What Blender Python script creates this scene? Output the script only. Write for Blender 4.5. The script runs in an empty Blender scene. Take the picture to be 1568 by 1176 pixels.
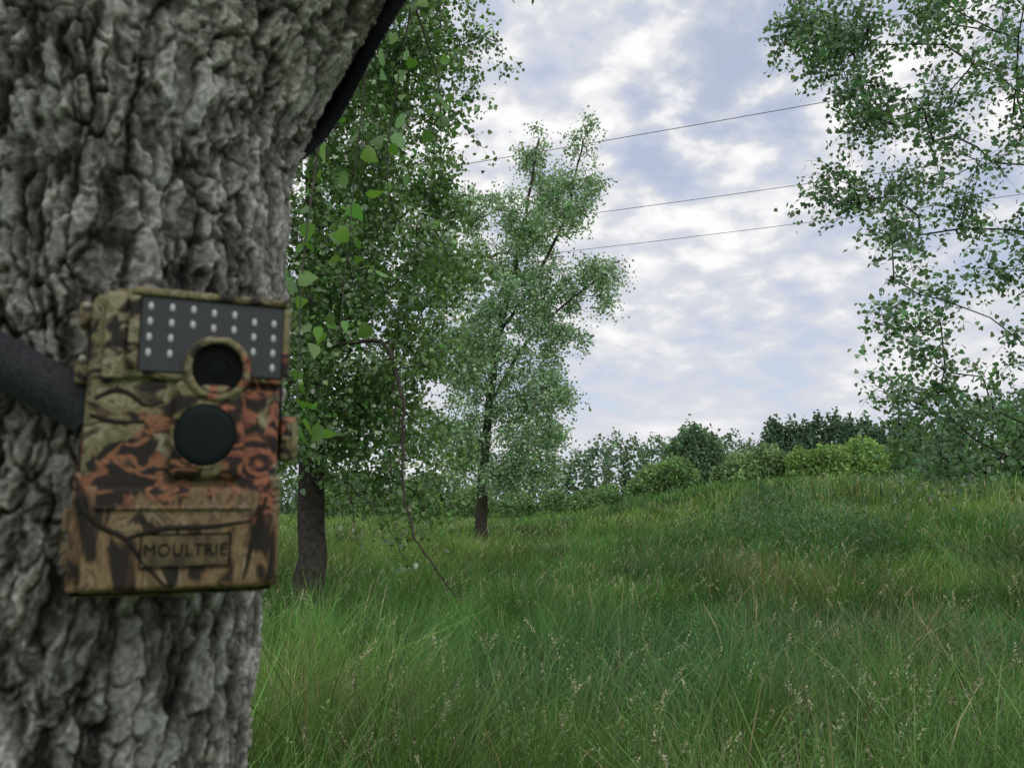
import bpy, bmesh, math, numpy as np
from mathutils import Vector
D=bpy.data; scene=bpy.context.scene
rng=np.random.default_rng(7)
rad=math.radians
# ------------------------------------------------------------ helpers
def link(o,parent=None):
    scene.collection.objects.link(o)
    if parent is not None: o.parent=parent
    return o
def empty(name,loc=(0,0,0)):
    e=D.objects.new(name,None); e.location=loc; e.empty_display_size=0.1
    return link(e)
def mesh_obj(name,V,Q,mat,col=None,smooth=False,parent=None,extra=None):
    V=np.asarray(V,dtype=np.float32); Q=np.asarray(Q,dtype=np.int32)
    k=Q.shape[1]; me=D.meshes.new(name)
    me.vertices.add(len(V)); me.vertices.foreach_set('co',V.ravel())
    me.loops.add(Q.size); me.loops.foreach_set('vertex_index',Q.ravel())
    me.polygons.add(len(Q)); me.polygons.foreach_set('loop_start',np.arange(0,Q.size,k,dtype=np.int32))
    if smooth: me.polygons.foreach_set('use_smooth',np.ones(len(Q),dtype=bool))
    me.update(calc_edges=True)
    if col is not None:
        a=me.attributes.new('Col','FLOAT_COLOR','POINT')
        c=np.ones((len(V),4),dtype=np.float32); c[:,:3]=col; a.data.foreach_set('color',c.ravel())
    me.materials.append(mat)
    return link(D.objects.new(name,me),parent)
def join(parts):
    Vs=[];Qs=[];Cs=[];o=0
    for V,Q,C in parts:
        if len(V)==0: continue
        Vs.append(V);Qs.append(Q+o);Cs.append(np.broadcast_to(C,(len(V),3)));o+=len(V)
    return np.concatenate(Vs),np.concatenate(Qs),np.concatenate(Cs)
T=rng.random((256,256)); T2=rng.random((256,256))
def vn(x,y,s=0):
    x=np.asarray(x,float);y=np.asarray(y,float)
    xi=np.floor(x).astype(int);yi=np.floor(y).astype(int);fx=x-xi;fy=y-yi
    fx=fx*fx*(3-2*fx);fy=fy*fy*(3-2*fy);a=s*37;b=s*91
    g=lambda i,j:T[(xi+i+a)&255,(yi+j+b)&255]
    return (g(0,0)*(1-fx)+g(1,0)*fx)*(1-fy)+(g(0,1)*(1-fx)+g(1,1)*fx)*fy
def fbm(x,y,s=0,o=4):
    r=0;a=.5
    for i in range(o): r=r+a*vn(x*2**i,y*2**i,s+i*3);a*=.5
    return r/(1-.5**o)
def worley(x,y,s=0):
    xi=np.floor(x).astype(int);yi=np.floor(y).astype(int)
    f1=np.full(x.shape,9.);f2=f1.copy();idv=np.zeros(x.shape)
    for i in (-1,0,1):
        for j in (-1,0,1):
            a=(xi+i+s*53)&255;b=(yi+j+s*29)&255
            d=np.hypot(xi+i+.1+.8*T[a,b]-x,yi+j+.1+.8*T2[a,b]-y)
            n=d<f1; f2=np.where(n,f1,np.minimum(f2,d)); idv=np.where(n,T2[b,a],idv); f1=np.where(n,d,f1)
    return f1,f2,idv
def ss(t): t=np.clip(t,0,1); return t*t*(3-2*t)
# ------------------------------------------------------------ materials
def newmat(name):
    m=D.materials.new(name);m.use_nodes=True;nt=m.node_tree;nt.nodes.clear()
    out=nt.nodes.new('ShaderNodeOutputMaterial');return m,nt,out
def simple(name,col,rough=.6,spec=.4,noise=.15,scale=60,bump=0.0,coat=0):
    m,nt,out=newmat(name);N=nt.nodes;L=nt.links
    p=N.new('ShaderNodeBsdfPrincipled');p.inputs['Roughness'].default_value=rough
    p.inputs['Specular IOR Level'].default_value=spec; p.inputs['Coat Weight'].default_value=coat
    tc=N.new('ShaderNodeTexCoord');n=N.new('ShaderNodeTexNoise');n.inputs['Scale'].default_value=scale;n.inputs['Detail'].default_value=3
    L.new(tc.outputs['Object'],n.inputs['Vector'])
    r=N.new('ShaderNodeValToRGB');r.color_ramp.elements[0].position=.3;r.color_ramp.elements[1].position=.7
    r.color_ramp.elements[0].color=(*[c*(1-noise) for c in col],1);r.color_ramp.elements[1].color=(*[min(1,c*(1+noise)) for c in col],1)
    L.new(n.outputs['Fac'],r.inputs['Fac']);L.new(r.outputs['Color'],p.inputs['Base Color'])
    if bump:
        b=N.new('ShaderNodeBump');b.inputs['Strength'].default_value=bump;b.inputs['Distance'].default_value=.002
        L.new(n.outputs['Fac'],b.inputs['Height']);L.new(b.outputs['Normal'],p.inputs['Normal'])
    L.new(p.outputs[0],out.inputs[0]);return m
def foliage(name,trans=.4,gloss=.05,rough=.45,tint=(1.25,1.3,.6)):
    m,nt,out=newmat(name);N=nt.nodes;L=nt.links
    a=N.new('ShaderNodeAttribute');a.attribute_name='Col'
    p=N.new('ShaderNodeBsdfDiffuse')
    t=N.new('ShaderNodeBsdfTranslucent');mx=N.new('ShaderNodeMixShader');mx.inputs[0].default_value=trans
    mu=N.new('ShaderNodeVectorMath');mu.operation='MULTIPLY';mu.inputs[1].default_value=tint
    L.new(a.outputs['Color'],p.inputs['Color']);L.new(a.outputs['Color'],mu.inputs[0]);L.new(mu.outputs[0],t.inputs['Color'])
    L.new(p.outputs[0],mx.inputs[1]);L.new(t.outputs[0],mx.inputs[2])
    res=mx.outputs[0]
    if gloss:
        g=N.new('ShaderNodeBsdfGlossy');g.inputs['Roughness'].default_value=rough;g.inputs['Color'].default_value=(1,1,1,1)
        m2=N.new('ShaderNodeMixShader');m2.inputs[0].default_value=gloss;L.new(res,m2.inputs[1]);L.new(g.outputs[0],m2.inputs[2]);res=m2.outputs[0]
    L.new(res,out.inputs[0]);return m
M_leaf=foliage('leaf_material',.42,.075,.4,(1.2,1.3,.75))
M_grass=foliage('grass_material',.30,.03,.5)
M_far=foliage('far_foliage_material',.25,0)
M_branch=simple('branch_bark_material',(.062,.054,.045),.9,.15,.4,14,.4)
def bark_mat():
    m,nt,out=newmat('bark_material');N=nt.nodes;L=nt.links
    p=N.new('ShaderNodeBsdfPrincipled');p.inputs['Roughness'].default_value=.92;p.inputs['Specular IOR Level'].default_value=.15
    a=N.new('ShaderNodeAttribute');a.attribute_name='Col'
    tc=N.new('ShaderNodeTexCoord')
    n=N.new('ShaderNodeTexNoise');n.inputs['Scale'].default_value=260;n.inputs['Detail'].default_value=4
    L.new(tc.outputs['Object'],n.inputs['Vector'])
    mr=N.new('ShaderNodeMapRange');mr.inputs[1].default_value=.3;mr.inputs[2].default_value=.7;mr.inputs[3].default_value=.62;mr.inputs[4].default_value=1.38
    L.new(n.outputs['Fac'],mr.inputs[0])
    mu=N.new('ShaderNodeVectorMath');mu.operation='SCALE';L.new(a.outputs['Color'],mu.inputs[0]);L.new(mr.outputs[0],mu.inputs['Scale'])
    L.new(mu.outputs[0],p.inputs['Base Color'])
    b=N.new('ShaderNodeBump');b.inputs['Strength'].default_value=.9;b.inputs['Distance'].default_value=.002
    L.new(n.outputs['Fac'],b.inputs['Height']);L.new(b.outputs['Normal'],p.inputs['Normal'])
    L.new(p.outputs[0],out.inputs[0]);return m
M_bark=bark_mat()
# ------------------------------------------------------------ terrain
def H(x,y):
    x=np.asarray(x,float);y=np.asarray(y,float)
    h=.25*ss((y-10)/30)+2.15*ss((y-9)/23)*ss((x+1.)/13)*(1-.55*ss((y-36)/25))
    h=h+.25*(fbm(x*.16+50,y*.16+50,2,3)-.5)*ss((y-4)/10)
    return h
M_ground,nt,out=newmat('ground_material')
N=nt.nodes;L=nt.links
p=N.new('ShaderNodeBsdfDiffuse')
tc=N.new('ShaderNodeTexCoord');n1=N.new('ShaderNodeTexNoise');n1.inputs['Scale'].default_value=.35;n1.inputs['Detail'].default_value=6;n1.inputs['Roughness'].default_value=.7
L.new(tc.outputs['Object'],n1.inputs['Vector']);r=N.new('ShaderNodeValToRGB');e=r.color_ramp.elements
e[0].position=.3;e[0].color=(.05,.10,.02,1);e[1].position=.7;e[1].color=(.13,.20,.055,1)
L.new(n1.outputs['Fac'],r.inputs['Fac']);L.new(r.outputs['Color'],p.inputs['Color'])
L.new(p.outputs[0],out.inputs[0])
g=np.linspace(-1,1,321); gx=np.sign(g)*(np.abs(g)**3.0)*700+g*40; gy=gx+20
X,Y=np.meshgrid(gx,gy); Z=H(X,Y)
V=np.stack([X,Y,Z],-1).reshape(-1,3);n_=321
i=np.arange(n_-1)[:,None]*n_+np.arange(n_-1)[None,:];i=i.ravel()
mesh_obj('ground',V,np.stack([i,i+1,i+n_+1,i+n_],1),M_ground,smooth=True)
# ------------------------------------------------------------ grass
def blades(N_,r0,r1,az,seg,w0,wk,h0,h1,power=1.0,broad=0.0):
    u=rng.random(N_);r=(r0**power+u*(r1**power-r0**power))**(1/power)
    a=np.radians(rng.uniform(-az,az,N_));x=r*np.sin(a);y=r*np.cos(a)
    keep=np.hypot(x+.31,y-.6)>.3
    keep&=np.hypot(x+2.7,y-11)>.28
    x=x[keep];y=y[keep];r=r[keep];N_=len(x)
    cx=x+.16*np.cos(vn(x*2.3,y*2.3,5)*12);cy=y+.16*np.sin(vn(x*2.3,y*2.3,6)*12);x,y=cx,cy
    z=H(x,y)
    pn=fbm(x*.35+9,y*.35+3,4,3);pn2=fbm(x*1.3+70,y*1.3+20,8,2)
    h=rng.uniform(h0,h1,N_)*(.45+1.05*pn)*(.35+1.3*pn2)
    w=w0*(1+wk*r)*rng.uniform(.5,1.4,N_)
    clump=vn(x*1.1,y*1.1,41)*12
    ph=np.where(rng.random(N_)<.55,clump+rng.normal(0,.6,N_),rng.uniform(0,2*np.pi,N_));lean=h*rng.uniform(.1,.95,N_)
    wind=np.array([.25,-.1])
    lx=np.cos(ph)*lean+wind[0]*h*.25;ly=np.sin(ph)*lean+wind[1]*h*.25
    fa=rng.uniform(0,np.pi,N_);fx=np.cos(fa);fy=np.sin(fa)*.5;
    Vs=[];Cs=[]
    base=np.array([.082,.210,.038]);yel=np.array([.185,.290,.068]);blu=np.array([.060,.155,.060]);brn=np.array([.34,.28,.17])
    k=rng.random(N_)
    t=np.clip((fbm(x*.22+30,y*.22+11,11,3)-.40)*2.2,0,1)
    t=np.maximum(t,.9*ss((y-14)/6)*ss((2.5-x)/4))
    c=base*(1-t[:,None])+yel*t[:,None]
    t2=np.clip((fbm(x*.34+130,y*.34+61,14,3)-.47)*3.6,0,1)[:,None];c=c*(1-t2)+blu*t2
    t3=np.clip((fbm(x*1.0+3,y*1.0+6,44,3)-.33)*2.4,0,1)[:,None];c=c*(.58+.75*t3)
    red=np.clip((fbm(x*.5+13,y*.3+61,17,3)-.42)*3,0,1)*ss((x-1.5)/3)*ss((y-4)/3)*(1-ss((y-14)/5))
    bm=(k<.05+.28*red);c[bm]=brn*rng.uniform(.6,1.3,(bm.sum(),1))
    c=c*rng.uniform(.5,1.55,(N_,1))
    for j in range(seg+1):
        t=j/seg
        px=x+lx*t**1.8;py=y+ly*t**1.8;pz=z-.02+h*(t-.28*(lean/h)*t**2.5)
        ww=w*(1-.9*t**1.6)*.5
        Vs.append(np.stack([px-fx*ww,py-fy*ww,pz],1));Vs.append(np.stack([px+fx*ww,py+fy*ww,pz],1))
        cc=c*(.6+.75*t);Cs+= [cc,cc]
    nv=2*(seg+1);V=np.stack(Vs,1).reshape(-1,3);C=np.stack(Cs,1).reshape(-1,3)
    o=(np.arange(N_)*nv)[:,None];Q=np.concatenate([np.stack([o[:,0]+2*j,o[:,0]+2*j+1,o[:,0]+2*j+3,o[:,0]+2*j+2],1) for j in range(seg)])
    return V,Q,C
parts=[blades(70000,1.2,9,50,3,.0048,.05,.34,.85,1.5),
       blades(5000,1.5,9,50,3,.010,.03,.5,.95,1.5),
       blades(95000,8,22,44,2,.008,.06,.34,.74,1.3),
       blades(80000,20,75,44,2,.013,.07,.3,.6,1.1)]
def seedheads(N_):
    P=[];
    r=(2.5**1.2+rng.random(N_)*(30**1.2-2.5**1.2))**(1/1.2);a=np.radians(rng.uniform(-42,42,N_))
    x=r*np.sin(a);y=r*np.cos(a);ok=fbm(x*.4+3,y*.4+90,21,3)>.45;x=x[ok];y=y[ok];r=r[ok];n=len(x);z=H(x,y)
    h=rng.uniform(.45,.80,n);ph=rng.uniform(0,6.28,n);lean=h*rng.uniform(.1,.5,n);dx=np.cos(ph)*lean+.08;dy=np.sin(ph)*lean
    Vs=[]
    w=(.0014*(1+.1*r))
    seg=4
    for j in range(seg+1):
        t=j/seg
        c=np.stack([x+dx*t**2,y+dy*t**2,z+h*(t-.12*t**3)],1);o=np.stack([w,w*0,w*0],1)*(1-.5*t)
        Vs+=[c-o,c+o]
    V=np.stack(Vs,1).reshape(-1,3);o=np.arange(n)*2*(seg+1)
    Q=np.concatenate([np.stack([o+2*j,o+2*j+1,o+2*j+3,o+2*j+2],1) for j in range(seg)])
    tone=rng.uniform(.6,1.25,(n,1))
    P.append((V,Q,np.repeat(np.array([.22,.27,.11])*tone,2*(seg+1),0)))
    K=18
    t=.83+.21*rng.random((n,K));
    c=np.stack([x[:,None]+dx[:,None]*t**2,y[:,None]+dy[:,None]*t**2,z[:,None]+h[:,None]*(t-.12*t**3)],-1)
    c+=rng.normal(0,1,(n,K,3))*np.array([.0045,.0045,.006])*(1.15-t)[...,None]*4
    L_=rng.uniform(.010,.018,(n,K,1))*(1+.05*r[:,None,None])
    d=rng.normal(0,.35,(n,K,3))+np.array([.3,0,.5]);d/=np.linalg.norm(d,axis=-1,keepdims=True)
    s=np.cross(d,rng.normal(0,1,(n,K,3)));s/=np.linalg.norm(s,axis=-1,keepdims=True)
    q=np.stack([c,c+d*L_*.5+s*L_*.2,c+d*L_,c+d*L_*.5-s*L_*.2],2).reshape(-1,3)
    Q=np.arange(len(q)).reshape(-1,4)
    P.append((q,Q,np.repeat(np.array([.55,.52,.38])*tone,K*4,0)))
    return P
parts+=seedheads(4200)
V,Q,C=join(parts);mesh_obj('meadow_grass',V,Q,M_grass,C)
def lance(base,dirn,Ln,Wd,col):
    up=np.array([0,0,1.]);s=np.cross(dirn,up);s/=np.linalg.norm(s,axis=1,keepdims=True)+1e-6
    a=base;b=base+dirn*Ln[:,None]*.5;c=base+dirn*Ln[:,None]-up*Ln[:,None]*.25
    V=np.stack([a,b+s*Wd[:,None],c,b-s*Wd[:,None]],1).reshape(-1,3)
    return V,np.arange(len(V)).reshape(-1,4),np.repeat(col,4,0)
wp=[]
for q in range(800):
    r=2.6+11*rng.random()**1.3;a=rad(rng.uniform(-40,40));x=r*math.sin(a);y=r*math.cos(a)
    if fbm(np.array([x*.6]),np.array([y*.6]),25,2)[0]<.45: continue
    z=float(H(x,y));h=rng.uniform(.34,.68);k=34
    t=np.linspace(.15,1,k);ang=np.arange(k)*2.4+rng.random()*6
    lx,ly=rng.normal(0,.08,2)
    b=np.stack([x+lx*t,y+ly*t,z+h*t],1);d=np.stack([np.cos(ang),np.sin(ang),.25+.7*t],1);d/=np.linalg.norm(d,axis=1,keepdims=True)
    col=np.array([.135,.265,.09])*rng.uniform(.65,1.3)*np.ones((k,3))*rng.uniform(.8,1.2,(k,1))
    wp.append(lance(b,d,(.11*(1.15-.7*t))*rng.uniform(.8,1.2,k),np.full(k,.010),col))
    Vst=np.array([[x-.003,y,z],[x+.003,y,z],[x+lx+.002,y+ly,z+h],[x+lx-.002,y+ly,z+h]]);wp.append((Vst,np.array([[0,1,2,3]]),np.array([[.08,.14,.04]]*4)))
n=9000;x=rng.normal(6.3,1.7,n);y=rng.normal(19,2.2,n);z=H(x,y);hh=rng.random(n)
b=np.stack([x,y,z+hh*1.0*np.exp(-((x-6.3)/2.4)**2)*(.5+vn(x*1.5,y*1.5,3))],1);d=rng.normal(0,1,(n,3));d[:,2]=np.abs(d[:,2]);d/=np.linalg.norm(d,axis=1,keepdims=True)
wp.append(lance(b,d,rng.uniform(.08,.2,n),rng.uniform(.010,.022,n),np.array([.095,.195,.10])*rng.uniform(.6,1.5,(n,1))))
V,Q,C=join(wp);mesh_obj('leafy_weeds',V,Q,M_grass,C)
# ------------------------------------------------------------ tree tools
LT=np.array([[0,0,0],[.40,.10,.06],[.42,.42,.10],[0,1,-.05],[-.42,.42,.10],[-.40,.10,.06]])
LQ=np.array([[0,1,2,3],[0,3,4,5]])
def leaves(cent,size,col,colvar=.3,hang=.6,simple_=False):
    n=len(cent)
    d=rng.normal(0,1,(n,3));d[:,2]-=hang;d/=np.linalg.norm(d,axis=1,keepdims=True)
    nn=rng.normal(0,1,(n,3));nn[:,2]+=.5;s=np.cross(d,nn);s/=np.linalg.norm(s,axis=1,keepdims=True);u=np.cross(s,d)
    sz=size*rng.uniform(.6,1.25,n)
    Tt=LT if not simple_ else np.array([[0,0,0],[.50,.35,.1],[0,1,0],[-.50,.35,.1]])
    V=cent[:,None,:]+sz[:,None,None]*(Tt[None,:,0:1]*s[:,None]+Tt[None,:,1:2]*d[:,None]+Tt[None,:,2:3]*u[:,None])
    k=len(Tt);Qb=LQ if not simple_ else np.array([[0,1,2,3]])
    Q=(Qb[None]+(np.arange(n)*k)[:,None,None]).reshape(-1,4)
    c=np.asarray(col)*np.exp(rng.normal(0,colvar,(n,1)))
    c=c*np.stack([rng.uniform(.85,1.25,n),np.ones(n),rng.uniform(.8,1.2,n)],1)
    return V.reshape(-1,3),Q,np.repeat(c,k,0)
def frusta(A,B,ra,rb,k=5):
    A=np.asarray(A,float);B=np.asarray(B,float);d=B-A;L_=np.linalg.norm(d,axis=1,keepdims=True)+1e-9;d=d/L_
    ref=np.where(np.abs(d[:,2:3])<.9,np.array([[0,0,1.]]),np.array([[1.,0,0]]))
    s=np.cross(d,ref);s/=np.linalg.norm(s,axis=1,keepdims=True);u=np.cross(d,s)
    B=B+d*np.asarray(rb)[:,None]*.3
    th=np.arange(k)*2*np.pi/k
    ring=s[:,None]*np.cos(th)[None,:,None]+u[:,None]*np.sin(th)[None,:,None]
    V=np.concatenate([A[:,None]+ring*np.asarray(ra)[:,None,None],B[:,None]+ring*np.asarray(rb)[:,None,None]],1).reshape(-1,3)
    o=(np.arange(len(A))*2*k)[:,None];j=np.arange(k)[None,:];j2=(j+1)%k
    Q=np.stack([o+j,o+j2,o+k+j2,o+k+j],-1).reshape(-1,4)
    return V,Q,np.array([[.1,.09,.07]])
def tube(P,R,k=12,rough=.0):
    P=np.asarray(P,float);n=len(P);tn=np.gradient(P,axis=0);tn/=np.linalg.norm(tn,axis=1,keepdims=True)
    ref=np.array([0,1.,0.1]);s=np.cross(tn,ref);s/=np.linalg.norm(s,axis=1,keepdims=True);u=np.cross(tn,s)
    th=np.arange(k)*2*np.pi/k
    rr=np.asarray(R)[:,None]*(1+rough*(rng.random((n,k))-.5))
    V=(P[:,None]+rr[...,None]*(s[:,None]*np.cos(th)[None,:,None]+u[:,None]*np.sin(th)[None,:,None])).reshape(-1,3)
    o=(np.arange(n-1)*k)[:,None];j=np.arange(k)[None];j2=(j+1)%k
    return V,np.stack([o+j,o+j2,o+k+j2,o+k+j],-1).reshape(-1,4),np.array([[.1,.09,.07]])
def resample(P,step):
    P=np.asarray(P,float);d=np.r_[0,np.cumsum(np.linalg.norm(np.diff(P,axis=0),axis=1))];n=max(3,int(d[-1]/step))
    t=np.linspace(0,d[-1],n)
    Q=np.stack([np.interp(t,d,P[:,i]) for i in range(3)],1)
    for _ in range(3): Q[1:-1]=(Q[:-2]+2*Q[1:-1]+Q[2:])/4
    return Q
def make_tree(name,trunks,tr_r,blobs,ncl,ntw,nlf,lsize,lcol,step=.3,twl=.35,extra=None,spread=.05,hang=.6,branch_r=.005,trunk_mat=None,simple_=False,top_r=.03):
    E=empty(name,tuple(trunks[0][0]))
    off=np.array(trunks[0][0])
    wood=[];nodes=[];par=[]
    for ti,tp in enumerate(trunks):
        P=resample(tp,step);P[1:-1]+=rng.normal(0,.02,(len(P)-2,3))
        R=np.linspace(tr_r[ti],min(top_r,tr_r[ti]*.5),len(P))*(1+.35*np.exp(-np.linspace(0,(P[-1,2]-P[0,2]),len(P))/.35)*(1 if ti==0 else 0))
        wood.append(tube(P,R,12,.12))
        for q,pp in enumerate(P): nodes.append(pp);par.append(-1)
    B=np.array(blobs,float);vol=B[:,3]**2*B[:,5]
    idx=rng.choice(len(B),ncl,p=vol/vol.sum())
    v=rng.normal(0,1,(ncl,3));v/=np.linalg.norm(v,axis=1,keepdims=True);v*=(rng.random(ncl)**.45)[:,None]
    asp=B[idx,4]
    tg=B[idx,:3]+v*B[idx,3:4]*np.stack([np.ones(ncl),np.ones(ncl),asp],1)
    tr=np.array(nodes);dd=np.min(np.linalg.norm(tg[:,None]-tr[None],axis=2),1);tg=tg[np.argsort(dd)]
    nodes=np.array(nodes);nodes=np.concatenate([nodes,np.zeros((ncl*30,3))]);cnt=len(tr);ends=[]
    for t in tg:
        ns=nodes[:cnt];df=np.linalg.norm(ns-t,axis=1)+.9*np.maximum(0,ns[:,2]-t[2]+.1)
        j=int(np.argmin(df));p0=ns[j].copy();ln=np.linalg.norm(t-p0)
        n=min(28,max(1,int(ln/step)));c=p0+(t-p0)*.5+np.array([0,0,.14*ln])+rng.normal(0,.07*ln,3);prev=j
        for q in range(1,n+1):
            s=q/n;pt=(1-s)**2*p0+2*s*(1-s)*c+s*s*t+(rng.normal(0,.02,3) if q<n else 0)
            if cnt>=len(nodes): break
            nodes[cnt]=pt;par.append(prev);prev=cnt;cnt+=1
        ends.append(prev)
    par=np.array(par);nodes=nodes[:cnt];acc=np.zeros(cnt);acc[ends]+=branch_r**2.3
    for q in range(cnt-1,len(tr)-1,-1):
        acc[q]=max(acc[q],branch_r**2.3);acc[par[q]]+=acc[q]*.8
    Rn=acc**(1/2.3)
    q=np.arange(len(tr),cnt)
    ra=np.minimum(Rn[par[q]],Rn[q]*1.25);wood.append(frusta(nodes[par[q]],nodes[q],ra,Rn[q],6))
    C0=nodes[ends];C0=np.repeat(C0,ntw,0);d=rng.normal(0,1,(len(C0),3));d[:,2]-=.1;d/=np.linalg.norm(d,axis=1,keepdims=True)
    tl=twl*rng.uniform(.5,1.4,(len(C0),1));C1=C0+d*tl*.5+np.array([0,0,.03]);C2=C0+d*tl-np.array([0,0,1.])*tl*.22
    r1=np.full(len(C0),branch_r*.7);wood.append(frusta(C0,C1,r1,r1*.7,4));wood.append(frusta(C1,C2,r1*.7,r1*.35,4))
    t=rng.random((len(C0),nlf,1))**.7
    pos=(1-t)**2*C0[:,None]+2*t*(1-t)*C1[:,None]+t*t*C2[:,None]+rng.normal(0,spread,(len(C0),nlf,3))
    cl=np.exp(rng.normal(0,.22,len(C0)))
    V,Q,C=leaves(pos.reshape(-1,3),lsize,lcol,.3,hang,simple_)
    C=C*np.repeat(np.repeat(cl,nlf),4 if simple_ else 6)[:,None]
    lp=[(V,Q,C)]
    if extra:
        for P,r0_,lf in extra:
            P=resample(P,.12);P[1:-1]+=rng.normal(0,.012,(len(P)-2,3));wood.append(tube(P,np.linspace(r0_,r0_*.3,len(P)),6))
            if lf:
                pp=P[rng.integers(0,len(P),lf)]+rng.normal(0,spread*1.3,(lf,3));lp.append(leaves(pp,lsize,lcol,.25,hang,simple_))
    V,Q,C=join(wood);mesh_obj('trunk_and_limbs',V-off,Q,trunk_mat or M_branch,C,True,E)
    V,Q,C=join(lp);mesh_obj('leaves',V-off,Q,M_leaf,C,False,E)
    return E
def by(b,yc,ys,asp=1.0,w=1.0):
    return [(x,yc+rng.uniform(-ys,ys),z,r,asp,w) for x,z,r in b]
A=[(-1.8,8.9,1.0),(-.85,8.8,.65),(.1,9.2,.4),(.65,9.25,.35),(.35,8.9,.3),(-1.3,7.9,.75),(-1.8,7.0,.95),(-1.0,6.6,.45),(-2.1,6.0,1.0),(-1.0,5.8,.55),(-1.5,5.0,.9),(-2.65,5.0,1.0),(-.9,4.7,.5),(-1.33,3.9,.7),(-2.4,3.9,.9),(-1.15,3.1,.55),(-2.0,2.9,.8),(-2.9,2.9,.7),(-1.3,2.3,.5),(-1.75,2.0,.5),(-2.3,2.2,.6),(-1.1,1.75,.3),(-2.6,7.6,1.1),(-2.8,9.5,1.2),
   (-3.8,4.2,1.0),(-4.3,6.0,1.1),(-3.9,8.0,1.1),(-3.6,10.6,1.2),(-2.3,11.6,1.1),(-4.6,3.2,.8),(-1.3,10.4,.9)]
GA=(.125,.235,.075)
make_tree('cottonwood_tree',[[(-2.72,11,-.05),(-2.74,11,1.6),(-2.82,11.05,4),(-2.9,11.1,7),(-2.6,11.1,11)],
  [(-2.75,11,3.4),(-2.3,11.2,5),(-1.7,11.0,7),(-1.2,10.8,9.2)]],[.21,.05],by(A,11,1.0)+by(A[:23],10.5,.7,1,1.2),400,6,20,.070,GA,twl=.46,spread=.075,
  extra=[([(-2.3,10,3.6),(-1.55,9.7,3.6),(-1.32,9.6,2.9),(-1.3,9.5,1.8),(-1.1,9.4,1.1),(-.62,9.3,.55)],.028,0),
         ([(-2.7,10.9,2.3),(-2.2,10.2,3.0),(-1.6,10,3.0),(-1.1,9.9,2.5)],.02,60),
         ([(-1.5,9.9,3.6),(-1.45,9.8,2.6),(-1.5,9.7,1.9),(-1.4,9.7,1.3)],.01,140),
         ([(-2.6,10.9,2.0),(-2.2,10.5,1.9),(-1.7,10.2,1.5),(-1.3,10.1,.9)],.014,140),
         ([(-2.6,10.9,2.6),(-2.3,10.4,2.2),(-2.0,10.1,1.6),(-1.9,10.0,1.1)],.014,140)])
Dd=[(-2.6,3.2,1.1),(-1.6,2.6,.8),(-1.6,5.0,1.0),(-3.2,5.4,1.4),(-1.8,7.0,1.0),(-3.4,8.0,1.4),(-2.2,9.4,1.1),(-4.8,6.5,1.5),(-5.0,4,1.4),(-4.2,10,1.3),(-6.4,6,1.4),(-3.8,2.7,1.0),(-5.6,2.6,1.1),(-3.0,11.5,1.2),(-2.0,1.9,.6)]
make_tree('cottonwood_tree',[[(-4.5,18,.1),(-4.4,18,3),(-4.0,18.1,6),(-3.6,18,10)]],[.18],by(Dd,18,1.2),230,6,18,.095,(.15,.27,.10),twl=.5,spread=.10,branch_r=.006,simple_=True)
Bb=[(.95,14.5,.7),(.9,15.2,.3),(2.68,15.2,.4),(2.6,14.4,.45),(1.6,13.1,1.1),(2.9,12.9,.5),(.14,12.0,1.0),(1.3,11.5,1.0),(2.2,11.9,.6),(.4,9.8,1.5),(2.5,9.7,.8),(3.5,9.9,.6),(3.35,8.7,.4),(1.6,9.0,.9),(-.56,7.9,1.4),(1.3,7.6,1.0),(2.1,7.3,.5),(-.8,5.6,1.7),(1.05,5.6,1.1),(1.6,5.3,.6),(.4,3.8,1.2),(-1.7,3.6,1.1),(.9,2.6,.7),(-2.0,9.9,1.2),(-1.9,7,1.2),(-.3,2.6,.9),(-1.6,12,.8),(1.3,4.2,.7)]
make_tree('cottonwood_tree',[[(-1.08,28,.3),(-1.0,28,3),(-.6,28,7),(.3,28,11),(1.0,28,15)],[(-.5,28,7.5),(.8,28,9.5),(2.0,28,12),(2.65,28,15)],[(-.8,28,5),(.6,28,7.5),(2.2,28,9),(3.4,28,9.8)]],[.2,.07,.06],by(Bb,28,.8)+by(Bb,28,.8),540,6,17,.105,(.27,.42,.25),step=.45,twl=.52,spread=.14,branch_r=.008,top_r=.03,simple_=True)  # leaf colour paled to carry the haze over this farther crown
Cc=[(3.5,7.45,.32),(4.13,7.5,.5),(4.93,7.2,.65),(5.7,7.2,.7),(3.94,6.85,.28),(4.35,6.3,.5),(5.2,6.2,.7),(6.0,6.1,.8),(4.0,5.45,.3),(3.75,5.1,.2),(4.55,5.25,.45),(5.3,5.1,.6),(5.9,4.7,.6),(4.2,4.6,.28),(4.7,4.2,.33),(5.4,4.1,.5),(4.0,3.6,.18),(4.35,3.65,.2),(4.8,3.5,.35),(5.6,3.4,.5),(4.6,2.95,.42),(4.15,2.95,.18),(5.15,2.75,.5),(4.55,2.35,.35),(5.4,2.3,.5),(4.9,2.05,.28),(6.3,3,.8),(6.8,4.5,.9),(7.2,6.2,1),(6.8,8,1.1),(5.4,8.4,.9),(7.8,3.6,.9),(8.2,5.5,1)]
Cw=[(x,9+rng.uniform(-.5,.5),z,r,1.0,(3.5 if x<4.5 else 1.3 if x<5.2 else 1.0)) for x,z,r in Cc]
make_tree('cottonwood_tree',[[(7.3,9,.1),(7.2,9,2),(7.1,9.1,5),(6.9,9,9)]],[.19],Cw,300,6,12,.062,(.15,.27,.14),twl=.36,spread=.06,branch_r=.0042)
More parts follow.
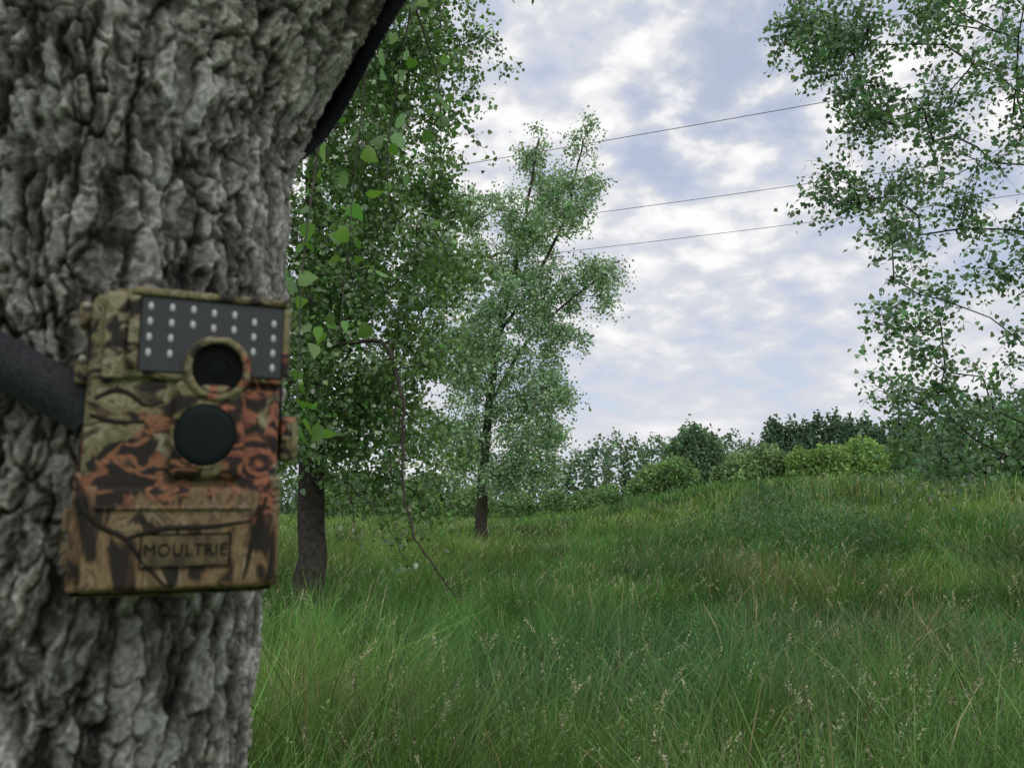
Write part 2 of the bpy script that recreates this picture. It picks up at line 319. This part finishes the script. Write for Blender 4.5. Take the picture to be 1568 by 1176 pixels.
# ------------------------------------------------------------ distant foliage
def blobtree(bl,n,ls,col,var=.2):
    B=np.array(bl,float);w=B[:,3]*B[:,4];idx=rng.choice(len(B),n,p=w/w.sum())
    v=rng.normal(0,1,(n,3));v/=np.linalg.norm(v,axis=1,keepdims=True)
    lump=.72+.5*fbm(np.arctan2(v[:,1],v[:,0])*2.2+idx*7.3,v[:,2]*3+idx*3.1,31,3)
    rr=(rng.uniform(.35,1,n)**.5)*lump
    P=B[idx,:3]+v*rr[:,None]*np.stack([B[idx,3],B[idx,3],B[idx,4]],1)
    P[:,2]=np.maximum(P[:,2],H(P[:,0],P[:,1])+.1)
    V,Q,C=leaves(P,ls,col,var,.2,True)
    cl=.7+.6*vn(P[:,0]*.9+200,P[:,2]*.9+P[:,1]*.5+200,33)
    return V,Q,C*np.repeat(cl,4)[:,None]
def far(name,bl,n,ls,col,var=.22,trunks=True):
    parts=[blobtree(bl,n,ls,col,var)]
    A_=np.array([[b[0],b[1],float(H(b[0],b[1]))] for b in bl]);B_=np.array([[b[0],b[1],b[2]] for b in bl])
    V,Q,C=frusta(A_,B_,np.full(len(bl),.16),np.full(len(bl),.06),6);parts.append((V,Q,np.array([[.06,.05,.04]])))
    V,Q,C=join(parts);return mesh_obj(name,V,Q,M_far,C)
bl=[]
for a in np.arange(-52,53,1.35):
    R_=105+rng.uniform(-8,8);x=R_*math.tan(rad(a))
    top=np.interp(a,[-52,-10,1,3,6,9,19,52],[6,5,5.6,7.2,9.0,10.2,9.4,10])*rng.uniform(.92,1.1)
    bl.append((x,R_,top*.5,rng.uniform(2.0,2.9),top*.54))
far('distant_tree_line',bl,66000,.45,(.17,.265,.17))  # aerial haze put into the distant tree colour, lightened and blued
bl=[]
for (x,y,h,r) in [(17.6,78,9.4,2.0),(19.5,79,8.6,1.7),(16.2,79,7.6,1.3)]: bl.append((x,y,h*.55,r,h*.5))
far('distant_tree',bl,8000,.36,(.145,.24,.145))
bl=[]
for x in np.arange(29,45,1.7): bl.append((x+rng.uniform(-.4,.4),88,6.0+rng.uniform(-.3,.5),1.5,5.2+rng.uniform(-.3,.6)))
far('poplar_row',bl,26000,.38,(.13,.215,.14))
far('willow_bush',[(10.3,58,2.7,1.5,1.8),(12.0,58,3.0,1.7,2.0),(9.0,57,2.1,1.0,1.3)],12000,.22,(.20,.33,.14))
far('willow_bush',[(16.2,56,3.3,1.5,2.0),(18,56,3.5,1.6,2.2),(14.8,56,2.8,1.0,1.5)],12000,.22,(.24,.37,.18))
far('willow_bush',[(21.5,54,3.6,1.8,2.1),(23.8,54,3.8,1.9,2.3),(19.6,54,3.5,1.2,1.9),(25.3,54,3.5,1.3,1.9)],18000,.21,(.26,.41,.15))
far('shrub_thicket',[(5.2,58,1.4,1.4,1.3),(7.2,60,1.6,1.3,1.5),(3.3,60,1.3,1.2,1.4),(.5,62,1.2,1.5,1.5),(-3,60,1.4,2,1.6),(-7,60,1.5,2.2,1.8),(-12,60,2,3,2)],17000,.22,(.18,.30,.13))
far('shrub_thicket',[(17.2,33,3.3,1.5,1.8),(19.5,33,3.9,1.9,2.2),(22.3,33,4.2,2.0,2.5),(24.5,32,4,2,2.4),(27.5,33,4,2.2,2.5)],26000,.17,(.145,.255,.125))
# ------------------------------------------------------------ power lines
PL=empty('power_line',(0,0,0))
M_wire=simple('wire_material',(.05,.05,.055),.5,.4,.1,5)
M_wood=simple('pole_wood_material',(.13,.1,.075),.9,.1,.3,6)
M_ins=simple('insulator_material',(.3,.32,.33),.3,.5,.05,5)
dv=np.array([.928,-.372])
ws=[(5.8,37.0,19.6),(11.5,45.0,19.6),(12.6,51.8,19.6)]
ends=[]
for w_i,(x,y,z) in enumerate(ws):
    t=np.linspace(-62,62,60);P=np.stack([x+dv[0]*t,y+dv[1]*t,z+1.6*(t/62)**2-.15],1)
    V,Q,C=tube(P,np.full(60,.017),6);mesh_obj('conductor_%d'%(w_i+1),V,Q,M_wire,C,True,PL);ends.append((P[0],P[-1]))
for e_i in (0,1):
    pts=np.array([ends[k][e_i] for k in range(3)]);c=pts.mean(0);ax=pts[2]-pts[0];ax[2]=0;ln=np.linalg.norm(ax);ax/=ln
    parts=[tube([c-ax*(ln/2+1.5)+[0,0,1.4],c+[0,0,1.4],c+ax*(ln/2+1.5)+[0,0,1.4]],[.16]*3,8)]
    for s in (-1,1):
        q=c+ax*s*ln*.25;parts.append(tube([[q[0],q[1],float(H(q[0],q[1]))-.3],[q[0],q[1],10],[q[0],q[1],c[2]+2.5]],[.28,.24,.18],10))
    q1=c-ax*ln*.25;q2=c+ax*ln*.25
    parts.append(tube([q1+[0,0,-1],c+[0,0,-4],q2+[0,0,-7]],[.08]*3,6));parts.append(tube([q2+[0,0,-1.],c+[.1,.1,-4],q1+[0,0,-7]],[.08]*3,6))
    V,Q,C=join(parts);mesh_obj('pole_frame_%d'%(e_i+1),V,Q,M_wood,C,True,PL)
    ip=[]
    for k in range(3):
        b=ends[k][e_i];zz=np.linspace(b[2],c[2]+1.3,17);ip.append(tube(np.stack([np.full(17,b[0]),np.full(17,b[1]),zz],1),[.03 if q%2 else .12 for q in range(17)],10))
    V,Q,C=join(ip);mesh_obj('insulators_%d'%(e_i+1),V,Q,M_ins,C,False,PL)
# ------------------------------------------------------------ foreground trunk
def Cz(z):
    z=np.asarray(z,float)
    return -.326+.070*np.minimum(z-1.66,0), .592+0*z
def Rf(th,z):
    R=.147+.05*np.exp(-z/.22)
    R=R+.006*np.sin(2*th+1)+.004*np.sin(3*th+z*2)
    bul=np.clip((z-1.86)/.3,0,1)**1.35*.17*np.exp(-((np.angle(np.exp(1j*(th-.15))))/.75)**2)
    return R+bul
cols=900
zr=np.concatenate([np.linspace(-.1,1.28,170,endpoint=False),np.linspace(1.28,2.08,660,endpoint=False),np.linspace(2.08,2.30,50)])
th=np.linspace(0,2*np.pi,cols,endpoint=False)+2.1
TH,ZZ=np.meshgrid(th,zr)
S=TH*.15
wx=.009*(fbm(S*26,ZZ*12,1,4)-.5)*2+.0045*(fbm(S*120,ZZ*80,2,3)-.5)*2;wz=.020*(fbm(S*25+40,ZZ*20,3,4)-.5)*2+.006*(fbm(S*130+9,ZZ*100,6,2)-.5)*2
def ridged(x,y,s): return 1-np.abs(2*fbm(x,y,s,3)-1)*2.2
fur=np.clip(ridged((S+wx)*44,(ZZ+wz)*9,51),0,1)**3
fur2=np.clip(ridged((S+wx)*95+9,(ZZ+wz)*26,57),0,1)**3
f1,f2,idv=worley((S+wx)/.0125,(ZZ+wz)/.030,1);pl=np.clip((f2-f1)/.24,0,1)
g1,g2,idg=worley((S+wx*1.7)/.0065+5,(ZZ+wz*1.3)/.0110+9,2);ps=np.clip((g2-g1)/.35,0,1)
fb=fbm(S*190,ZZ*130,5,4);fb2=fbm(S*70,ZZ*24,7,4)
pres=ss((fbm(S*22+77,ZZ*14+5,71,3)-.22)*3.0)
hgt=.0046*(idv-.5)*pl+.0048*(pl**.7-1)*pres+.0028*(idg-.5)*ps-.0013*(1-ps)-.0056*fur-.0020*fur2+.0045*(fb-.5)+.0036*(fb2-.5)
Rr=Rf(TH,ZZ)+hgt-.001
cx,cy=Cz(ZZ)
V=np.stack([cx+Rr*np.cos(TH),cy+Rr*np.sin(TH),ZZ],-1).reshape(-1,3)
hn=np.clip((hgt+.0105)/.0135,0,1)
tt=hn[...,None]
crack=np.array([.020,.018,.016]);mid=np.array([.125,.118,.106]);hi=np.array([.31,.302,.282])
c=crack+(mid-crack)*ss(tt*1.9-.22)+(hi-mid)*ss(tt*2.5-1.25)
c=c*(.75+.5*fbm(S*70+31,ZZ*50,23,3))[...,None]
c=c*(.82+.36*idg*ps)[...,None]
li=ss((fbm(S*60+9,ZZ*45,12,4)-.54)*7)[...,None]*ss(tt*2.2-.9);c=c*(1-.65*li)+np.array([.45,.46,.43])*.65*li
lg=ss((fbm(S*30+19,ZZ*20+7,72,4)-.56)*8)[...,None]*ss(tt*2.2-.7);c=c*(1-.45*lg)+np.array([.19,.22,.19])*.45*lg
wm=ss((fbm(S*9+60,ZZ*6,15,3)-.45)*4)[...,None];c=c*(1-.3*wm*np.array([.1,.18,.30]))
c=c*(.70+.52*fbm(S*16+10,ZZ*9,61,3))[...,None]
C=c.reshape(-1,3)
r_=len(zr);ii=(np.arange(r_-1)*cols)[:,None];j=np.arange(cols)[None];j2=(j+1)%cols
Q=np.stack([ii+j,ii+j2,ii+cols+j2,ii+cols+j],-1).reshape(-1,4)
FT=empty('tree_with_rough_bark',(0,0,0))
mesh_obj('trunk',V,Q,M_bark,C,True,FT)
fp=[]
for P,r0_,r1_ in [([(-.33,.6,2.1),(-.42,.62,2.7),(-.5,.5,3.8),(-.6,.3,5.5),(-.6,.1,7.5)],.15,.04),
              ([(-.22,.61,2.12),(-.05,.66,2.35),(.25,.75,2.9),(.55,.8,3.8),(.8,.5,5.5)],.11,.03)]:
    Pn=resample(P,.06);fp.append(tube(Pn,np.linspace(r0_,r1_,len(Pn)),20,.1))
tw=[([(.3,.8,3.0),(-.1,1.4,3.15),(-.38,2.0,2.95),(-.46,2.2,2.5),(-.50,2.25,2.05)],.005,34),
    ([(-.1,1.4,3.15),(-.3,2.2,3.1),(-.42,2.5,2.75),(-.40,2.6,2.35)],.004,26),
    ([(-.25,1.9,3.0),(-.5,2.0,2.7),(-.56,2.05,2.2),(-.57,2.1,1.7)],.004,28),
    ([(-.3,2.2,3.1),(-.25,2.6,3.05),(-.27,2.9,2.8)],.004,10)]
lp=[]
for P,r0_,nl in tw:
    Pn=resample(P,.05);fp.append(tube(Pn,np.linspace(r0_,.001,len(Pn)),6))
    half=len(Pn)//3;pp=Pn[rng.integers(half,len(Pn),nl)]+rng.normal(0,.035,(nl,3));lp.append(leaves(pp,.050,(.12,.27,.055),.25,.9))
V,Q,C=join(fp);mesh_obj('limbs',V,Q,M_bark,C*0+np.array([.13,.12,.11]),True,FT)
n=9000;v=rng.normal(0,1,(n,3));P=np.array([-.1,-.6,7.2])+v*np.array([1.2,.9,1.0]);P=P[P[:,1]<1.6]
lp.append(leaves(P,.08,GA,.25));V,Q,C=join(lp);mesh_obj('leaves',V,Q,M_leaf,C,False,FT)
# ------------------------------------------------------------ straps
def ribbon(name,P,Wv,mat,parent,thick=.0016,Nv=None):
    P=np.asarray(P,float);Wv=np.asarray(Wv,float);tn=np.gradient(P,axis=0);tn/=np.linalg.norm(tn,axis=1,keepdims=True)
    wl=np.linalg.norm(Wv,axis=1,keepdims=True);Wv=Wv-tn*np.sum(Wv*tn,1,keepdims=True);Wv=Wv/np.linalg.norm(Wv,axis=1,keepdims=True)*wl
    nr=np.cross(tn,Wv);nr/=np.linalg.norm(nr,axis=1,keepdims=True);a=nr*thick*.5
    V=np.stack([P-Wv-a,P+Wv-a,P+Wv+a,P-Wv+a],1).reshape(-1,3);o=(np.arange(len(P)-1)*4)[:,None];j=np.arange(4)[None];j2=(j+1)%4
    Q=np.stack([o+j,o+j2,o+4+j2,o+4+j],-1).reshape(-1,4)
    Q=np.concatenate([Q,[[0,1,2,3]],[[len(V)-4,len(V)-3,len(V)-2,len(V)-1]]]);return mesh_obj(name,V,Q,mat,None,False,parent)
def webbing(name,col):
    m,nt,out=newmat(name);N=nt.nodes;L=nt.links;p=N.new('ShaderNodeBsdfPrincipled');p.inputs['Roughness'].default_value=.85;p.inputs['Specular IOR Level'].default_value=.15
    tc=N.new('ShaderNodeTexCoord');w=N.new('ShaderNodeTexNoise');w.inputs['Scale'].default_value=420;L.new(tc.outputs['Object'],w.inputs['Vector'])
    r=N.new('ShaderNodeValToRGB');r.color_ramp.elements[0].position=.35;r.color_ramp.elements[1].position=.65;r.color_ramp.elements[0].color=(*[c*.7 for c in col],1);r.color_ramp.elements[1].color=(*[c*1.3 for c in col],1)
    L.new(w.outputs['Fac'],r.inputs[0]);L.new(r.outputs[0],p.inputs['Base Color']);L.new(p.outputs[0],out.inputs[0]);return m
M_strap=webbing('webbing_material',(.030,.032,.036))
M_strap2=webbing('dark_webbing_material',(.010,.011,.015))
# ------------------------------------------------------------ trail camera
TC=empty('trail_camera',(-.183,.445,1.634));TC.rotation_euler=(0,0,rad(24));TC.scale=(.96,1,1.09)
def camo():
    m,nt,out=newmat('camouflage_material');N=nt.nodes;L=nt.links
    p=N.new('ShaderNodeBsdfPrincipled');p.inputs['Roughness'].default_value=.6;p.inputs['Specular IOR Level'].default_value=.3
    tc=N.new('ShaderNodeTexCoord')
    def noise(scale,vec=(1,1,1),det=3,dist=0,loc=(0,0,0)):
        mp=N.new('ShaderNodeMapping');mp.inputs['Scale'].default_value=vec;mp.inputs['Location'].default_value=loc;L.new(tc.outputs['Object'],mp.inputs['Vector'])
        n=N.new('ShaderNodeTexNoise');n.inputs['Scale'].default_value=scale;n.inputs['Detail'].default_value=det;n.inputs['Distortion'].default_value=dist;L.new(mp.outputs[0],n.inputs['Vector']);return n.outputs['Fac']
    def ramp(f,els,interp='LINEAR'):
        r=N.new('ShaderNodeValToRGB');r.color_ramp.interpolation=interp
        while len(r.color_ramp.elements)<len(els): r.color_ramp.elements.new(.5)
        for e,(p_,c_) in zip(r.color_ramp.elements,els): e.position=p_;e.color=(*c_,1)
        L.new(f,r.inputs[0]);return r.outputs[0]
    def mix(f,a,b):
        x=N.new('ShaderNodeMix');x.data_type='RGBA';L.new(f,x.inputs[0]);L.new(a,x.inputs[6]);L.new(b,x.inputs[7]);return x.outputs[2]
    base=ramp(noise(42,(1,1,1.5),4,.8),[(0,(.010,.009,.007)),(.41,(.016,.013,.009)),(.44,(.08,.06,.028)),(.48,(.22,.19,.10)),(.52,(.10,.10,.045)),(.56,(.30,.27,.17)),(.60,(.08,.065,.032)),(.63,(.013,.010,.008))])
    bark=ramp(noise(44,(1.3,1,.6),4,.6,(3,1,2)),[(0,(.010,.008,.006)),(.42,(.018,.013,.009)),(.455,(.11,.065,.032)),(.50,(.22,.155,.08)),(.54,(.085,.058,.03)),(.58,(.27,.21,.125)),(.61,(.06,.04,.022)),(.65,(.012,.010,.008))])
    sx=N.new('ShaderNodeSeparateXYZ');L.new(tc.outputs['Object'],sx.inputs[0])
    ad=N.new('ShaderNodeMath');ad.operation='MULTIPLY_ADD';ad.inputs[1].default_value=.05;L.new(noise(50,(1,1,1),2,0,(1,7,3)),ad.inputs[0]);L.new(sx.outputs['Z'],ad.inputs[2])
    mr=N.new('ShaderNodeMapRange');mr.inputs[1].default_value=.010;mr.inputs[2].default_value=.005;L.new(ad.outputs[0],mr.inputs[0])
    c=mix(mr.outputs[0],base,bark)
    def blob(x,z,rx,rz):
        a=N.new('ShaderNodeMapping');a.vector_type='TEXTURE';a.inputs['Location'].default_value=(x,0,z);a.inputs['Scale'].default_value=(rx,1,rz);L.new(tc.outputs['Object'],a.inputs['Vector'])
        l=N.new('ShaderNodeVectorMath');l.operation='MULTIPLY';l.inputs[1].default_value=(1,0,1);L.new(a.outputs[0],l.inputs[0])
        g=N.new('ShaderNodeVectorMath');g.operation='LENGTH';L.new(l.outputs[0],g.inputs[0])
        s=N.new('ShaderNodeMath');s.operation='MULTIPLY_ADD';s.inputs[1].default_value=3.6;L.new(noise(46,(1,1,1),2,.8,(x*50,2,z*30)),s.inputs[0]);L.new(g.outputs['Value'],s.inputs[2])
        t=N.new('ShaderNodeMapRange');t.inputs[1].default_value=2.78;t.inputs[2].default_value=2.62;L.new(s.outputs[0],t.inputs[0]);return t.outputs[0]
    leafc=ramp(noise(50,(1,1,1.6),4,1.0,(8,3,5)),[(0,(.010,.008,.007)),(.43,(.020,.012,.009)),(.46,(.14,.05,.03)),(.51,(.33,.13,.075)),(.56,(.20,.075,.045)),(.60,(.05,.022,.015)),(.64,(.012,.009,.008))])
    leafd=ramp(noise(50,(1,1,1.8),4,.9,(2,3,9)),[(0,(.010,.008,.007)),(.44,(.018,.012,.009)),(.47,(.20,.085,.045)),(.53,(.27,.125,.065)),(.57,(.09,.05,.028)),(.61,(.012,.009,.008))])
    c=mix(blob(.036,.012,.024,.040),c,leafc);c=mix(blob(-.020,-.012,.034,.018),c,leafd)
    L.new(c,p.inputs['Base Color'])
    b=N.new('ShaderNodeBump');b.inputs['Strength'].default_value=.2;b.inputs['Distance'].default_value=.0005;L.new(noise(900),b.inputs['Height']);L.new(b.outputs[0],p.inputs['Normal'])
    L.new(p.outputs[0],out.inputs[0]);return m
M_camo=camo()
M_blk=simple('black_plastic_material',(.005,.006,.006),.8,.1,.1,80)
M_twig=simple('twig_print_material',(.018,.014,.010),.6,.2,.3,200)
M_panel=simple('led_window_material',(.030,.034,.036),.4,.4,.1,80)
M_led=simple('led_material',(.50,.51,.52),.4,.5,.05,80)
M_lens=simple('lens_material',(.003,.005,.005),.6,.1,.05,80)
M_metal=simple('metal_pin_material',(.35,.33,.3),.35,.5,.1,80)
M_label=simple('label_material',(.10,.075,.038),.5,.3,.6,160)
def bx(name,c,s,bev,mat,seg=3,taper=None):
    bm=bmesh.new();bmesh.ops.create_cube(bm,size=1)
    for v in bm.verts:
        v.co=Vector((v.co.x*s[0],v.co.y*s[1],v.co.z*s[2]))
        if taper and v.co.y<0: v.co.x*=taper;v.co.z*=taper
    if bev: bmesh.ops.bevel(bm,geom=bm.edges[:],offset=bev,segments=seg,profile=.5,affect='EDGES')
    for v in bm.verts: v.co+=Vector(c)
    me=D.meshes.new(name);bm.to_mesh(me);bm.free();me.materials.append(mat)
    return link(D.objects.new(name,me),TC)
def lathe(name,c,prof,mat,k=40,vz=.93):
    th=np.arange(k)*2*np.pi/k;pr=np.array(prof)
    V=np.stack([c[0]+pr[:,0:1]*np.cos(th),c[1]+pr[:,1:2]+0*th,c[2]+pr[:,0:1]*np.sin(th)*vz],-1).reshape(-1,3)
    o=(np.arange(len(pr)-1)*k)[:,None];j=np.arange(k)[None];j2=(j+1)%k
    return mesh_obj(name,V,np.stack([o+j,o+k+j,o+k+j2,o+j2],-1).reshape(-1,4),mat,None,True,TC)
bx('rear_shell',(0,.040,0),(.113,.034,.158),.007,M_camo)
bx('front_shell',(0,.0135,0),(.109,.026,.153),.006,M_camo,3,.97)
bx('seal',(0,.0245,0),(.111,.003,.155),.001,M_blk,1)
bx('led_housing',(.006,.001,.054),(.096,.010,.046),.003,M_camo)
bx('led_window',(.0125,-.0046,.054),(.080,.0015,.039),.0006,M_panel,1)
for nm,c_,s_ in [('frame_top',(.0115,-.0055,.0755),(.088,.005,.004)),('frame_right',(.0540,-.0055,.054),(.0040,.005,.0375)),('frame_left',(-.0305,-.0055,.054),(.0055,.005,.0375)),('frame_left_wing',(-.040,-.0035,.052),(.011,.005,.044))]:
    bx(nm,c_,s_,.0014,M_camo,2)
bx('sensor_housing',(.0125,-.003,.006),(.040,.011,.050),.005,M_camo)
lathe('lens_ring',(.0155,-.006,.0375),[(.0190,.004),(.0187,-.003),(.0176,-.0050),(.0158,-.0054),(.0146,-.0048),(.0142,-.0035)],M_camo)
lathe('lens_well',(.0155,-.006,.0375),[(.0148,-.0042),(.0125,-.0016),(.0070,-.0010),(.0062,-.0012),(.0058,-.0005),(.0001,-.0003)],M_blk)
lathe('lens_glass',(.0155,-.0060,.0375),[(.0056,-.0008),(.004,-.0010),(.002,-.0011),(.0001,-.0011)],M_lens,24)
lathe('sensor_ring',(.0105,-.006,.0030),[(.0190,.004),(.0188,-.002),(.0182,-.0036),(.0176,-.0038),(.0170,-.003)],M_camo)
lathe('motion_sensor',(.0105,-.0085,.0030),[(.0175,.001),(.0168,-.0008),(.013,-.0012),(.007,-.0014),(.0001,-.0015)],simple('sensor_window_material',(.004,.010,.009),.6,.15,.1,90))
lw=[]
for ci,xx in enumerate(np.linspace(-.0225,.0465,7)):
    for ri in range(4):
        zz=.0680-ri*.0080-(.004 if ci>4 else (.001 if ci>2 else 0))
        if math.hypot(xx-.0155,zz-.0375)<.0215: continue
        lw.append((xx,zz))
for q,(xx,zz) in enumerate(lw): lathe('led_%d'%(q+1),(xx,-.0054,zz),[(.0016,0.0004),(.0015,-.0006),(.0010,-.0012),(.0001,-.0013)],M_led,10,1.5)
bx('lower_door',(-.003,-.001,-.048),(.092,.006,.050),.0022,M_camo)
bx('door_rib',(-.003,-.0046,-.0335),(.084,.003,.0026),.001,M_camo,1)
bx('label_plate',(.004,-.0042,-.0545),(.046,.0012,.0150),.0004,M_label,1)
for nm,c_,s_ in [('label_frame_top',(.004,-.0052,-.0463),(.048,.0010,.0007)),('label_frame_bottom',(.004,-.0052,-.0627),(.048,.0010,.0007)),('label_frame_left',(-.0197,-.0052,-.0545),(.0007,.0010,.0155)),('label_frame_right',(.0277,-.0052,-.0545),(.0007,.0010,.0155))]: bx(nm,c_,s_,.0002,M_blk,1)
fc=D.curves.new('label_text','FONT');fc.body='MOULTRIE';fc.size=.0088;fc.extrude=.0003;fc.align_x='CENTER';fc.align_y='CENTER';fc.space_character=1.08;fc.materials.append(M_blk)
ft=link(D.objects.new('label_text',fc),TC);ft.location=(.004,-.0052,-.0545);ft.rotation_euler=(rad(90),0,0)
for k_,pts_ in enumerate([[(-.0535,-.022),(-.050,-.034),(-.040,-.043),(-.026,-.048),(-.020,-.058),(-.012,-.066),(-.004,-.0725)],[(-.026,-.048),(-.010,-.0435),(.018,-.043),(.040,-.040)],[(.047,-.028),(.041,-.045),(.036,-.070)],[(-.048,.020),(-.038,.026),(-.030,.024),(-.022,.016),(-.012,.020)],[(-.050,.012),(-.036,.008),(-.022,.010)]]):
    P=resample([(x,-.0040 if z<-.023 else .0006,z) for x,z in pts_],.003);V,Q,C=tube(P,np.interp(np.linspace(0,1,len(P)),[0,.3,.7,1],[.0009,.0015,.0011,.0005]),6);V[:,1]=(V[:,1]+.0040)*.5-.0044 if pts_[0][1]<-.02 else (V[:,1]-.0006)*.6+.0004
    mesh_obj('twig_print_%d'%(k_+1),V,Q,M_twig,None,True,TC)
for k,zz in enumerate((.066,.036,-.040,-.056)): bx('hinge_%d'%(k+1),(-.0575,.026,zz),(.007,.016,.013),.0018,M_camo,2)
for k,zz in enumerate((.070,.042)): lathe('hinge_pin_%d'%(k+1),(-.057,.017,zz),[(.0022,.001),(.0021,-.0008),(.0001,-.0012)],M_metal,12)
bx('latch',(.0605,.018,.004),(.010,.018,.024),.0028,M_camo,2);bx('latch_tab',(.0635,.012,.004),(.005,.010,.014),.0015,M_camo,2)
bx('side_rib_left',(-.053,.010,-.045),(.006,.014,.058),.002,M_camo,2);bx('side_rib_right',(.053,.010,-.045),(.006,.014,.058),.002,M_camo,2)
bx('mount_bracket',(0,.066,.0),(.05,.024,.09),.004,M_blk,2)
bx('strap_loop_left',(-.056,.040,.020),(.006,.012,.036),.0015,M_blk,1);bx('strap_loop_right',(.056,.040,.020),(.006,.012,.036),.0015,M_blk,1)
c24,s24=math.cos(rad(24)),math.sin(rad(24))
def loc2w(x,y,z): return np.array([-.183+.96*x*c24-y*s24,.445+.96*x*s24+y*c24,1.633+z])
pL=loc2w(-.052,.026,.030);pR=loc2w(.052,.046,.018)
cxx,cyy=Cz(1.68)
aL=math.atan2(pL[1]-cyy,pL[0]-cxx)
ths=np.linspace(aL-.38,aL-2*math.pi+1.35,110);dth=aL-ths
zA=1.648+.10*dth;zm=1.648+.10*1.2
zz=np.where(dth<1.2,zA,zm+(1.65-zm)*ss((dth-1.2)/3.6))
R_=Rf(ths,zz)+.005;cx_,cy_=Cz(zz)
P=np.stack([cx_+R_*np.cos(ths),cy_+R_*np.sin(ths),zz],1)
pL[2]=1.652
lead=np.stack([pL+(P[0]-pL)*q for q in (0,.25,.5,.75)]);P=np.concatenate([lead,P,[pR]])
ribbon('mounting_strap',P,np.tile([0,0,.0145],(len(P),1)),M_strap,TC and None)
P=resample([(-.196,.64,1.885),(-.176,.655,1.905),(-.156,.66,1.945),(-.130,.64,1.985),(-.098,.62,2.03),(-.04,.62,2.10),(-.07,.75,2.16),(-.2,.80,2.12)],.02)
ribbon('black_strap',P,np.tile([-.009,.007,.009],(len(P),1)),M_strap2,None)
# ------------------------------------------------------------ world
W=D.worlds.new('World');scene.world=W;W.use_nodes=True;nt=W.node_tree;N=nt.nodes;L=nt.links;N.clear()
out=N.new('ShaderNodeOutputWorld');sky=N.new('ShaderNodeTexSky');sky.sky_type='NISHITA';sky.sun_disc=False;sky.sun_elevation=rad(42);sky.sun_rotation=rad(150)
bg=N.new('ShaderNodeBackground');bg.inputs[1].default_value=.15;L.new(sky.outputs[0],bg.inputs[0])
tc=N.new('ShaderNodeTexCoord');sp=N.new('ShaderNodeSeparateXYZ');L.new(tc.outputs['Generated'],sp.inputs[0])
def M(op,a,b=None,c=None):
    m=N.new('ShaderNodeMath');m.operation=op
    for k,v in enumerate((a,b,c)):
        if v is None: continue
        if isinstance(v,(int,float)): m.inputs[k].default_value=v
        else: L.new(v,m.inputs[k])
    return m.outputs[0]
zp=M('MAXIMUM',sp.outputs['Z'],0.0)
zc=M('ADD',zp,.34);px=M('DIVIDE',sp.outputs['X'],zc);py=M('DIVIDE',sp.outputs['Y'],zc)
cb=N.new('ShaderNodeCombineXYZ');L.new(px,cb.inputs[0]);L.new(py,cb.inputs[1])
def nz(scale,det,ro,loc,dist=0,vs=(1,1,1),rot=-25):
    mp=N.new('ShaderNodeMapping');mp.inputs['Location'].default_value=loc;mp.inputs['Scale'].default_value=vs;mp.inputs['Rotation'].default_value=(0,0,rad(rot));L.new(cb.outputs[0],mp.inputs['Vector'])
    n=N.new('ShaderNodeTexNoise');n.noise_dimensions='2D';n.inputs['Scale'].default_value=scale;n.inputs['Detail'].default_value=det;n.inputs['Roughness'].default_value=ro;n.inputs['Distortion'].default_value=dist
    L.new(mp.outputs[0],n.inputs['Vector']);return n.outputs['Fac']
def ramp(f,els):
    r=N.new('ShaderNodeValToRGB')
    while len(r.color_ramp.elements)<len(els): r.color_ramp.elements.new(.5)
    for e,(p_,c_) in zip(r.color_ramp.elements,els): e.position=p_;e.color=(*c_,1)
    L.new(f,r.inputs[0]);return r.outputs[0]
big=nz(2.1,2,.5,(7.5,3.3,0),.1)
puff=nz(11,4,.5,(1.2,4.1,0),.1,(.9,1.0,1))
cover=ramp(M('ADD',M('MULTIPLY',big,.6),M('MULTIPLY',puff,.4)),[(.35,(.72,.72,.72)),(.46,(1,1,1))])
hi_=M('MULTIPLY',M('SUBTRACT',zp,.10),3.0);hi_.node.use_clamp=True
shade=M('ADD',M('MULTIPLY',M('SUBTRACT',puff,.5),M('ADD',M('MULTIPLY',hi_,.66),.16)),M('ADD',M('MULTIPLY',M('SUBTRACT',big,.5),.36),M('ADD',M('MULTIPLY',hi_,.03),.512)))
ccol=ramp(shade,[(.36,(.57,.62,.76)),(.46,(.63,.665,.77)),(.53,(.71,.73,.79)),(.585,(.86,.86,.89)),(.66,(.99,.99,.99))])
bg2=N.new('ShaderNodeBackground');bg2.inputs[1].default_value=1.0;L.new(ccol,bg2.inputs[0])
mx=N.new('ShaderNodeMixShader');L.new(cover,mx.inputs[0]);L.new(bg.outputs[0],mx.inputs[1]);L.new(bg2.outputs[0],mx.inputs[2]);L.new(mx.outputs[0],out.inputs[0])
sl=D.lights.new('sun','SUN');sl.energy=1.0;sl.angle=rad(30);sl.color=(1,.96,.9);so=link(D.objects.new('sun',sl))
so.rotation_euler=Vector((-.55,.75,-.9)).to_track_quat('-Z','Y').to_euler()
# ------------------------------------------------------------ camera
cd=D.cameras.new('camera');cam=link(D.objects.new('camera',cd));cam.location=(0,0,1.6);cam.rotation_euler=(rad(98.5),0,0)
cd.lens=28;cd.sensor_width=36;cd.clip_start=.02;cd.clip_end=3000
cd.dof.use_dof=True;cd.dof.focus_distance=14;cd.dof.aperture_fstop=13
scene.camera=cam
scene.view_settings.view_transform='Standard';scene.view_settings.look='None';scene.view_settings.exposure=0
